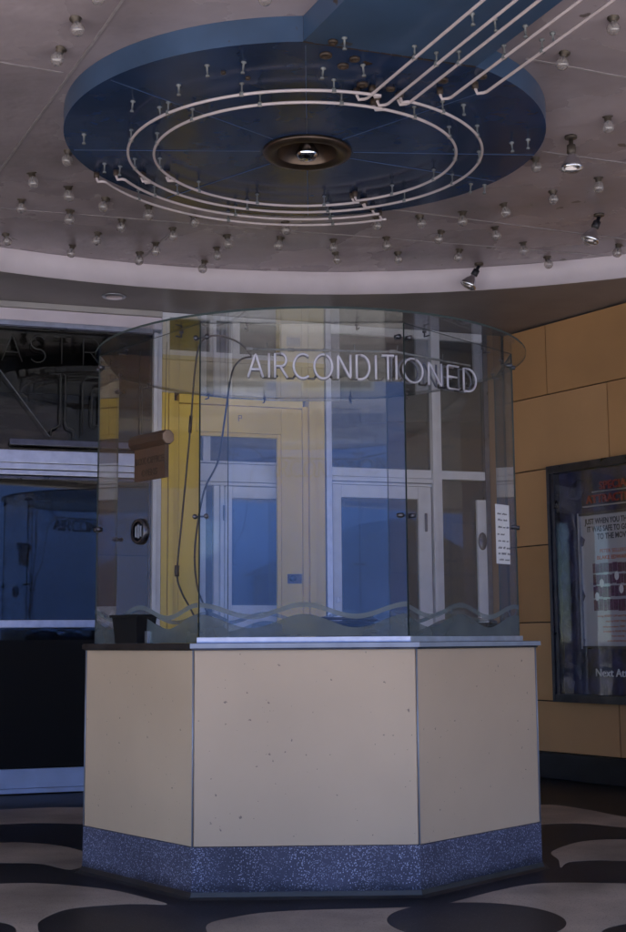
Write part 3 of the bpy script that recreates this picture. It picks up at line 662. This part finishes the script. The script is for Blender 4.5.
ORD = 'first second third fourth fifth sixth seventh eighth ninth tenth eleventh twelfth thirteenth fourteenth fifteenth sixteenth seventeenth eighteenth nineteenth twentieth'.split()
zones = [('left of the blue disc', lambda p: p[0] < 124, 1), ('beyond the far rim of the blue disc', lambda p: 124 <= p[0] <= 480 and p[0] != 262, 1), ('right of the blue disc', lambda p: p[0] > 480, 1)]
proto = None
def make_bulb():
    r_ = thing('light_bulb', 'x', 'light bulb', (0, 0, 0), 'bare bulbs studding the ceiling')
    b = nm(); lathe(b, [(0, 0), (.030, 0), (.030, -.004), (.020, -.008), (.019, -.024), (0, -.024)], 18); obj('socket', b, M['brass'], r_)
    b = nm(); lathe(b, [(.016, -.022), (.019, -.030), (.029, -.044), (.034, -.060), (.031, -.076), (.020, -.089), (0, -.094)], 20); g = obj('glass', b, M['bulb'], r_)
    b = nm(); lathe(b, [(0, -.024), (.007, -.024), (.006, -.05), (0, -.052)], 8); tube(b, [(-.012, 0, -.068), (-.004, 0, -.062), (.004, 0, -.062), (.012, 0, -.068)], .0012, 6); obj('filament', b, M['post'], g)
    return r_
def copy_tree(o, parent=None):
    c = o.copy(); COL.objects.link(c)
    if parent is not None: c.parent = parent
    for ch in [x for x in o.children]: copy_tree(ch, c)
    return c
bpy.context.view_layer.update()
used = 0
for zn, cond, _ in zones:
    L_ = sorted([p for p in BUL if cond(p)])
    for k, (px, x, y) in enumerate(L_):
        if proto is None: proto = make_bulb(); bpy.context.view_layer.update(); o = proto
        else: o = copy_tree(proto)
        o.location = (x, y, ZC - .002); o.rotation_euler = (random.uniform(-.25, .25), random.uniform(-.25, .25), random.uniform(0, 6)); o.scale = (random.uniform(.9, 1.02),) * 3
        o['label'] = 'bare bulb %s, %s from the left' % (zn, ORD[k])
o = copy_tree(proto); o.location = (-.2, 5.11, ZC - .002); o['label'] = 'unlit bare bulb at the top of the photo, directly above the blue disc'
for x, y in [(-.62, 4.7), (1.62, 4.9), (.3, 4.6), (2.3, 7.8), (2.5, 6.6), (-2.3, 7.2), (-2.1, 6.2), (-1.6, 5.0), (2.05, 5.9)]:
    pass
# floodlights
def flood(label, x, y, tilt, head):
    t = thing('floodlight', label, 'floodlight', (x, y, ZC), 'reflector floodlights on the ceiling')
    b = nm(); lathe(b, [(0, 0), (.034, 0), (.034, -.012), (.02, -.018), (0, -.018)], 18, Matrix.Translation((x, y, ZC - .001))); obj('mount', b, M['brass'], t)
    dx = Matrix.Translation((x, y, ZC - .02)) @ Matrix.Rotation(R(head), 4, 'Z') @ Matrix.Rotation(R(tilt), 4, 'Y')
    b = nm(); lathe(b, [(0, 0), (.012, 0), (.012, -.03), (.024, -.032), (.026, -.075), (.021, -.08), (0, -.08)], 16, dx); obj('socket', b, M['blackout'] if tilt else M['brass'], t)
    b = nm(); lathe(b, [(.018, -.078), (.02, -.09), (.040, -.115), (.059, -.15), (.062, -.165), (.058, -.168)], 24, dx); rf = obj('reflector', b, M['silver'], t)
    b = nm(); lathe(b, [(.0575, -.167), (.045, -.178), (.02, -.184), (0, -.185)], 24, dx); obj('lens', b, M['bulb'], rf)
flood('silver floodlight pointing straight down beside the right end of the blue disc', 1.42, 6.76, 0, 0)
flood('tilted silver floodlight near the right edge of the ceiling', 1.86, 8.07, 24, -10)
flood('tilted silver floodlight hanging in front of the white curved riser', 1.22, 9.16, 30, -5)
# recessed light in the soffit
t = thing('recessed_light', 'flush round recessed light in the low soffit at left', 'ceiling light', (-1.47, 9.36, ZL))
b = nm(); lathe(b, [(.062, -.012), (.085, -.010), (.092, -.001), (.075, -.001)], 28, Matrix.Translation((-1.47, 9.36, ZL))); obj('trim', b, M['alu'], t)
b = nm(); lathe(b, [(0, -.003), (.061, -.006), (.0615, -.012)], 28, Matrix.Translation((-1.47, 9.36, ZL))); obj('lens', b, M['riser'], t)

# ================================================================ TICKET BOOTH
t = thing('ticket_booth', 'octagonal glass ticket booth with cream panels on a speckled blue base', 'ticket booth', (-.02, 6.6, 0))
C = Vector((-.02, 6.6))
body = [(-1.105, 6.34), (-.525, 5.665), (.445, 5.69), (1.075, 6.36), (1.08, 7.05), (.46, 7.62), (-.52, 7.6), (-1.10, 6.98)]
gl = [(-1.07, 6.36), (-.505, 5.70), (.415, 5.72), (1.005, 6.38), (1.01, 7.03), (.44, 7.57), (-.50, 7.55), (-1.065, 6.96)]
def off(poly, d_):
    out = []
    n_ = len(poly)
    for i in range(n_):
        p = Vector(poly[i]); a = (p - Vector(poly[i - 1])).normalized(); c = (Vector(poly[(i + 1) % n_]) - p).normalized()
        na = Vector((a.y, -a.x)); nc = Vector((c.y, -c.x)); m2 = (na + nc).normalized(); out.append(tuple(p + m2 * d_ / max(.5, m2.dot(na))))
    return out
# base with a coved foot
b = nm(); prof = [(.0045, .030), (.003, .06), (.003, .212), (.0, .2145)]
rings = [[b.verts.new((x, y, z)) for x, y in off(body, o_)] for o_, z in prof]
for A, B in zip(rings, rings[1:]):
    for i in range(8): b.faces.new((A[i], A[(i + 1) % 8], B[(i + 1) % 8], B[i]))
b.faces.new(rings[-1]); obj('base', b, M['base'], t)
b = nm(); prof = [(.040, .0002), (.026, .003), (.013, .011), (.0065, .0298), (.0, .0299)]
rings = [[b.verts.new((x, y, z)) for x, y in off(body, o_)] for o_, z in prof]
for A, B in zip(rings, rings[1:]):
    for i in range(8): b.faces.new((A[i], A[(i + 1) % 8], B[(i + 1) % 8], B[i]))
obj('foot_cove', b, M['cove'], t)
BZ, TZ = .2165, 1.043
for i in range(8):
    p, q = Vector(body[i]), Vector(body[(i + 1) % 8]); dd = (q - p).normalized()
    b = nm(); slab(b, tuple(p + dd * .006), tuple(q - dd * .006), .02, BZ, TZ, rim=0)
    bmesh.ops.bevel(b, geom=list(b.edges), offset=.0015, segments=1, affect='EDGES'); obj('panel', b, M['cream'], t)
    b = nm(); tube(b, [(p.x, p.y, BZ), (p.x, p.y, TZ)], .0035, 8); obj('corner_trim', b, M['steel'], t)
b = nm(); prism(b, off(body, -.03), BZ, TZ - .005); obj('inner_core', b, M['grout'], t)
b = nm(); prism(b, off(body, .012), TZ, 1.049); prism(b, off(body, .020), 1.0495, 1.074); bmesh.ops.bevel(b, geom=[e for e in b.edges if abs(e.verts[0].co.z - e.verts[1].co.z) < 1e-6 and e.verts[0].co.z > 1.07], offset=.004, segments=2, affect='EDGES'); obj('counter', b, M['counter'], t)
b = nm()                               # polished band along the front and right counter edge
slab(b, off(body, .026)[1], off(body, .026)[2], .0055, 1.052, 1.072, 0); slab(b, off(body, .026)[2], off(body, .026)[3], .0055, 1.052, 1.072, 0); obj('edge_band', b, M['steel'], t)
b = nm()
slab(b, off(gl, .014)[1], off(gl, .014)[2], .03, 1.0745, 1.098, 0); slab(b, off(gl, .014)[2], off(gl, .014)[3], .03, 1.0745, 1.098, 0); obj('glass_channel', b, M['alu'], t)
GZ0, GZ1 = 1.10, 2.505
def wave(s, ph, kind):
    a = math.cos(2 * math.pi * (s + ph) / .46)
    return (1.168 + .030 * a) if kind == 0 else (1.212 + .026 * a)
arc_s = 0
ph0 = [-.52 + .49, -.45, .48, .0, .1, .2, .3, .4]
ph0 = [-.40, -.46, .07, .0, .1, .2, .3, .4]
for i in range(8):
    p, q = Vector(gl[i]), Vector(gl[(i + 1) % 8]); dd = (q - p).normalized(); nn = Vector((dd.y, -dd.x))
    L_ = (q - p).length
    b = nm(); z0_ = GZ0 if i in (1, 2) else 1.0745
    slab(b, tuple(p + dd * .004), tuple(q - dd * .004), .008, z0_, GZ1, 1)
    g = obj('glass_pane', b, [M['glass'], M['edge']], t)
    N = max(12, int(L_ / .012))
    for kind, m_n, name in ((0, 'frost', 'etched_band'), (1, 'frost2', 'etched_wave')):
        b = nm(); prev = None
        for k in range(N + 1):
            s = .005 + (L_ - .01) * k / N; P_ = p + dd * s + nn * .0012
            zt = wave(s, ph0[i], 0) if kind == 0 else wave(s, ph0[i], 1) + .012
            zb = z0_ + .001 if kind == 0 else wave(s, ph0[i], 1) - .010
            c = [b.verts.new((P_.x, P_.y, zb)), b.verts.new((P_.x, P_.y, zt))]
            if prev: b.faces.new((prev[0], c[0], c[1], prev[1]))
            prev = c
        obj(name, b, M[m_n], g)
    # clips at the joint: top, middle
    for z in (() if i in (4, 5, 6) else (2.44, 1.63)):
        b = nm()
        for s in (-1, 1):
            pp = p + (dd if s > 0 else (Vector(gl[i - 1]) - p).normalized()) * .032 + (-(Vector((dd.y, -dd.x)))) * -.004
            lathe(b, [(0, -.014), (.011, -.014), (.011, .014), (0, .014)], 10, Matrix.Translation((pp.x, pp.y, z)) @ Matrix.Rotation(math.atan2(nn.y, nn.x), 4, 'Z') @ Matrix.Rotation(R(90), 4, 'Y'))
        a_ = p + dd * .032 + nn * -.012; c_ = p + (Vector(gl[i - 1]) - p).normalized() * .032 + nn * -.012
        tube(b, [(a_.x, a_.y, z), (p.x - nn.x * .012, p.y - nn.y * .012, z), (c_.x, c_.y, z)], .004, 6)
        obj('glass_clip', b, M['casem'], t)
# round glass roof
b = nm(); k_ = 72; RC = Vector((-.008, 6.565)); RR = 1.10
prism(b, [(RC.x + RR * math.cos(2 * math.pi * i / k_), RC.y + RR * math.sin(2 * math.pi * i / k_)) for i in range(k_)], 2.508, 2.518, 1, 0)
rf = obj('glass_roof', b, [M['glass'], M['edge']], t)
for i in range(8):
    p = Vector(gl[i]).lerp(Vector(gl[(i + 1) % 8]), .22); pc_ = p + (C - p).normalized() * .04
    for f_ in (.22, .78):
        p = Vector(gl[i]).lerp(Vector(gl[(i + 1) % 8]), f_); pc_ = p + (C - p).normalized() * .035
        b = nm(); lathe(b, [(0, 2.507), (.010, 2.507), (.010, 2.500), (.004, 2.498), (.004, 2.478), (0, 2.478)], 10, Matrix.Translation((pc_.x, pc_.y, 0))); tube(b, [(p.x, p.y, 2.481), (pc_.x, pc_.y, 2.481)], .0035, 6)
        obj('roof_bracket', b, M['casem'], t)
# speaking holes with their round vents
def speak(p, q, s, z, name='speaking_vent'):
    p, q = Vector(p), Vector(q); dd = (q - p).normalized(); a = math.atan2(dd.y, dd.x); c = p + dd * s
    X = Matrix.Translation((c.x, c.y, z)) @ Matrix.Rotation(a, 4, 'Z') @ Matrix.Rotation(R(90), 4, 'X')
    b = nm(); lathe(b, [(.046, .012), (.058, .014), (.062, .004), (.062, -.016), (.046, -.016), (.046, .012)], 32, X); o = obj(name, b, M['casem'], t)
    b = nm()
    for k in range(-1, 2):
        h = .032 - abs(k) * .006
        bb = nm(); bx(bb, k * .020 - .006, k * .020 + .006, -h, h, .004, .010, .002); bb.transform(X); merge(b, bb)
    obj('louvre', b, M['steel'], o)
    b = nm(); lathe(b, [(0, .001), (.0455, .001), (.0455, -.002), (0, -.002)], 24, X); obj('louvre_back', b, M['blackout'], o)
speak(gl[0], gl[1], .39, 1.595)
speak(gl[2], gl[3], .70, 1.56) if False else None
# ---- things in and on the booth
pane0 = Matrix.Translation((gl[0][0], gl[0][1], 0)) @ Matrix.Rotation(math.atan2(gl[1][1] - gl[0][1], gl[1][0] - gl[0][0]), 4, 'Z')
pane1 = Matrix.Translation((gl[1][0], gl[1][1], 0)) @ Matrix.Rotation(math.atan2(gl[2][1] - gl[1][1], gl[2][0] - gl[1][0]), 4, 'Z')
pane2 = Matrix.Translation((gl[2][0], gl[2][1], 0)) @ Matrix.Rotation(math.atan2(gl[3][1] - gl[2][1], gl[3][0] - gl[2][0]), 4, 'Z')
def hang(label, xf, s0, s1, z, h, y, cat='sign'):
    t = thing('hanging_sign', label, cat, ((s0 + s1) / 2, y, z), xf=xf)
    b = nm(); lathe(b, [(0, s0), (.034, s0), (.037, s0 + .004), (.037, s1 - .004), (.034, s1), (0, s1)], 8, Matrix.Translation((0, y, z)) @ Matrix.Rotation(R(90), 4, 'Y') @ Matrix.Rotation(R(22.5), 4, 'Z'))
    for f in b.faces: f.smooth = False
    obj('top_bar', b, M['wood'], t, xf)
    b = nm(); lathe(b, [(0, .002), (.031, .002), (.033, 0)], 8, Matrix.Translation((s1 + .0005, y, z)) @ Matrix.Rotation(R(90), 4, 'Y') @ Matrix.Rotation(R(22.5), 4, 'Z')); obj('end_grain', b, M['woodend'], t, xf)
    b = nm(); bx(b, s0 + .025, s1 - .012, y - .012, y + .012, z - .036 - h, z - .036, .003); bd = obj('board', b, M['board'], t, xf)
    b = nm()
    for s_, sz, zz in (('BOX OFFICE', .047, z - .036 - h * .50), ('OPENS', .047, z - .036 - h * .88)):
        a = text_bm(s_, sz, .0012, 'CENTER', .95); a.transform(Matrix.Translation(((s0 + s1) / 2 + .008, y - .0135, zz)) @ UPR); merge(b, a)
    obj('lettering', b, M['woodtext'], bd, xf)
    for s in (s0 + .04, s1 - .03):
        b = nm(); tube(b, [(s, y, z + .036), (s + .01, y, 2.507)], .0016, 6); obj('hanging_wire', b, M['cable'], t, xf)
hang('small brown wooden sign hanging on wires behind the left booth glass', pane0, .175, .475, 2.045, .155, .10)
# notice on the right pane
t = thing('paper_notice', 'white handwritten paper notice taped inside the right booth glass', 'notice', (.775, .01, 1.6), xf=pane2)
b = nm(); bx(b, .715, .835, .010, .0108, 1.445, 1.735); obj('sheet', b, M['paper'], t, pane2)
b = nm(); random.seed(3)
for k, (zz, hh) in enumerate([(1.685, .010), (1.655, .010), (1.62, .010), (1.585, .008), (1.553, .008), (1.518, .013), (1.490, .013), (1.462, .010)]):
    x = .728 + random.uniform(0, .012)
    while x < .812 - random.uniform(0, .025):
        n_ = random.randint(3, 6); w0 = []
        for j in range(n_ * 2): w0.append((x + j * .0035, .0092, zz + (hh if j % 2 else 0) * random.uniform(.5, 1)))
        tube(b, w0, .0011, 4); x += n_ * .007 + .008
obj('handwriting', b, M['ink'], t, pane2)
# the neon sign behind the front glass
t = thing('neon_sign', 'unlit white tube sign reading AIRCONDITIONED behind the front booth glass', 'neon sign', (.4, .06, 2.2), xf=pane1)
def bend(bm, y=.065):
    """lay a straight strip of lettering along the front pane, then along the right pane"""
    for v in bm.verts:
        if v.co.x < .915: P_ = pane1 @ Vector((v.co.x, y + v.co.y, v.co.z + .008 - .022 * (v.co.x - .2)))
        else: P_ = pane2 @ Vector((v.co.x - .915 + .01, y + v.co.y, v.co.z - .008 + .045 * max(0, v.co.x - .915)))
        v.co = P_
b = nm(); ends = neon_text(b, 'AIRCONDIT', .215, 2.262, .112, 0, .0056, .27, fit=.665); e2 = neon_text(b, 'IONED', .925, 2.262, .112, 0, .0056, .27, fit=.64)
bend(b); obj('letters', b, M['neonsign'], t)
b = nm(); neon_text(b, 'AIRCONDIT', .215, 2.262, .112, .030, .0050, .27, fit=.665); neon_text(b, 'IONED', .925, 2.262, .112, .030, .0050, .27, fit=.64)
bend(b); obj('letter_reflection', b, M['neonreflect'], t)  # second, darker set of letters stands in for the tubes' reflection
b = nm()
for a in (ends, e2):
    for (u0, u1), (v0, v1) in zip(a, a[1:]):
        tube(b, [(u1 - .010, .016, 2.275), (u1, .024, 2.264), (v0, .024, 2.264), (v0 + .010, .016, 2.275)], .0058, 6)
bend(b); obj('blackout_tube', b, M['blackout'], t)
b = nm(); tube(b, [(.205, .012, 2.395), (.56, .012, 2.395), (.885, .012, 2.395)], .0055, 8); tube(b, [(.93, .012, 2.395), (1.2, .012, 2.395), (1.53, .012, 2.395)], .0055, 8)
for x in (.205, .395, .555, .60, .86): bx(b, x, x + .03, .004, .02, 2.388, 2.402)
for x in (.30, .70, .95, 1.30): tube(b, [(x, .012, 2.395), (x, .006, 2.425)], .002, 6)
bend(b); obj('support_rail', b, M['post'], t)
c1 = smooth_pts([(-.28, 5.84, 2.385), (-.33, 5.84, 2.44), (-.40, 5.85, 2.475), (-.47, 5.87, 2.485), (-.525, 5.90, 2.45), (-.55, 5.92, 2.31), (-.57, 5.98, 2.11), (-.59, 5.98, 1.87), (-.61, 5.98, 1.64), (-.63, 5.98, 1.40), (-.61, 5.98, 1.31), (-.56, 5.96, 1.22), (-.52, 5.95, 1.13)], 6)
b = nm(); tube(b, c1, .0045, 7); tube(b, [(-.63, 5.98, 1.43), (-.632, 5.98, 1.405), (-.63, 5.98, 1.38)], .011, 8); tube(b, [(-.57, 5.98, 2.13), (-.575, 5.98, 2.05)], .008, 8); obj('cord', b, M['cable'], t)
c2 = smooth_pts([(-.28, 5.84, 2.38), (-.33, 5.82, 2.36), (-.37, 5.81, 2.29), (-.40, 5.80, 2.08), (-.43, 5.80, 1.89), (-.49, 5.80, 1.76), (-.525, 5.81, 1.58), (-.535, 5.82, 1.44), (-.52, 5.84, 1.31), (-.48, 5.84, 1.21), (-.44, 5.86, 1.10)], 6)
b = nm(); tube(b, c2, .0045, 7); obj('cord', b, M['cable'], t)
# tray, coil and ticket machine
t = thing('cash_tray', 'small black flared plastic tray standing on the left counter', 'tray', (.33, 0, 1.0745), xf=pane0)
def frustum(b, cx, cy, z0, z1, w0, d0, w1, d1):
    lo = [b.verts.new((cx + sx * w0, cy + sy * d0, z0)) for sx, sy in ((-1, -1), (1, -1), (1, 1), (-1, 1))]
    hi = [b.verts.new((cx + sx * w1, cy + sy * d1, z1)) for sx, sy in ((-1, -1), (1, -1), (1, 1), (-1, 1))]
    hi2 = [b.verts.new((cx + sx * (w1 - .006), cy + sy * (d1 - .006), z1)) for sx, sy in ((-1, -1), (1, -1), (1, 1), (-1, 1))]
    lo2 = [b.verts.new((cx + sx * (w0 - .006), cy + sy * (d0 - .006), z0 + .006)) for sx, sy in ((-1, -1), (1, -1), (1, 1), (-1, 1))]
    b.faces.new(lo[::-1]); b.faces.new(lo2)
    for A, B in ((lo, hi), (hi, hi2), (hi2, lo2)):
        for i in range(4): b.faces.new((A[i], A[(i + 1) % 4], B[(i + 1) % 4], B[i]))
b = nm(); frustum(b, .36, -.005, 1.0750, 1.195, .092, .045, .105, .055); obj('body', b, M['black'], t, pane0)
b = nm(); frustum(b, .36, -.005, 1.1955, 1.207, .118, .062, .118, .062); obj('rim', b, M['black'], t, pane0)
b = nm()
for x in (.245, .475): bx(b, x - .012, x + .012, -.014, .014, 1.0755, 1.13, .002)
obj('side_bracket', b, M['alu'], t, pane0)
t = thing('cable_coil', 'coil of black cable lying on the counter inside the booth', 'cable', (.13, 6.05, 1.0745))
b = nm(); P_ = []
for i in range(240):
    a = 2 * math.pi * i / 24; rr = .10 + .012 * math.sin(i * .21); P_.append((.15 + rr * 1.25 * math.cos(a), 6.05 + rr * math.sin(a), 1.084 + .0105 * (i / 24) + .004 * math.sin(i * .37)))
tube(b, P_, .006, 7); obj('coil', b, M['cable'], t)
b = nm(); lathe(b, [(0, 0), (.05, 0), (.055, .01), (.05, .05), (.03, .075), (0, .08)], 24, Matrix.Translation((.90, 6.55, 1.0745))); lathe(b, [(.0, .081), (.02, .08), (.02, .10), (0, .104)], 16, Matrix.Translation((.90, 6.55, 1.0745)))
tag(obj('counter_bell', b, M['blackout']), 'dark dome shaped bell on the counter behind the right booth glass', 'bell')

# ================================================================ ACROSS THE STREET (seen only as reflections)
def shop(label, x0, x1, y0, h, wm, gable=False, dep=9):
    t = thing('shop_building', label, 'building', ((x0 + x1) / 2, y0, 0))
    b = nm(); bx(b, x0, x1, y0 - dep, y0, -.15, h); obj('wall', b, wm, t)
    b = nm()
    if gable:
        vs = [b.verts.new(c) for c in ((x0 - .3, y0 + .3, h), (x1 + .3, y0 + .3, h), (x1 + .3, y0 - dep - .3, h), (x0 - .3, y0 - dep - .3, h), ((x0 + x1) / 2, y0 + .3, h + 2), ((x0 + x1) / 2, y0 - dep - .3, h + 2))]
        for q in ((0, 1, 4), (3, 5, 2), (0, 4, 5, 3), (1, 2, 5, 4), (0, 3, 2, 1)): b.faces.new([vs[i] for i in q])
    else: bx(b, x0 - .1, x1 + .1, y0 - dep - .1, y0 + .1, h + .002, h + .25, .02)
    obj('roof', b, M['roof'], t)
    x = x0 + .8
    lo = 7.1 if h > 8 else .5
    while x + 2 < x1:
        b = nm(); bx(b, x, x + 1.8, y0 + .002, y0 + .06, lo, lo + 1.6, .01); f = obj('window', b, M['white'], t)
        b = nm(); bx(b, x + .08, x + 1.72, y0 + .062, y0 + .07, lo + .08, lo + 1.52); obj('pane', b, M['winglass'], f); x += 2.6
M['reflectblue'] = mat('sky_reflection_blue', (.30, .46, .88), .8, noise=(.6, .12), bump=(40, .2, .004))  # saturated blue stands in for sky reflected in the glass
shop('added tall blue building across the street that tints the glass reflections blue', -13, 44, -19.5, 9.5, M['reflectblue'])
shop('lower tan shop building with a flat roof across the street, left of the blue one', -32, -13.4, -20.5, 5.5, M['stucco'])
shop('brick red shop with a gabled roof across the street, right of the blue one', 44.5, 58, -20.5, 5, M['stucco2'], True)

shop('small brown gabled kiosk standing in front of the added blue building', 17.5, 27, -16.6, 3.3, mat('brown_boards', (.13, .085, .06), .8, noise=(3, .3)), True, 2.2)
t = thing('blue_reflector_block', 'added slate blue building far to the right that blues the booth glass reflection', 'building', (24, 9, 0))  # unseen block added so that the booth glass reflects blue
b = nm(); bx(b, 17, 31, 2.6, 18, -.15, 6.5); obj('wall', b, mat('slate_reflector_blue', (.06, .11, .22), .8, noise=(.8, .15), bump=(40, .2, .004)), t)
b = nm(); bx(b, 16.9, 31.1, 2.5, 18.1, 6.502, 6.8, .02); obj('roof', b, M['roof'], t)
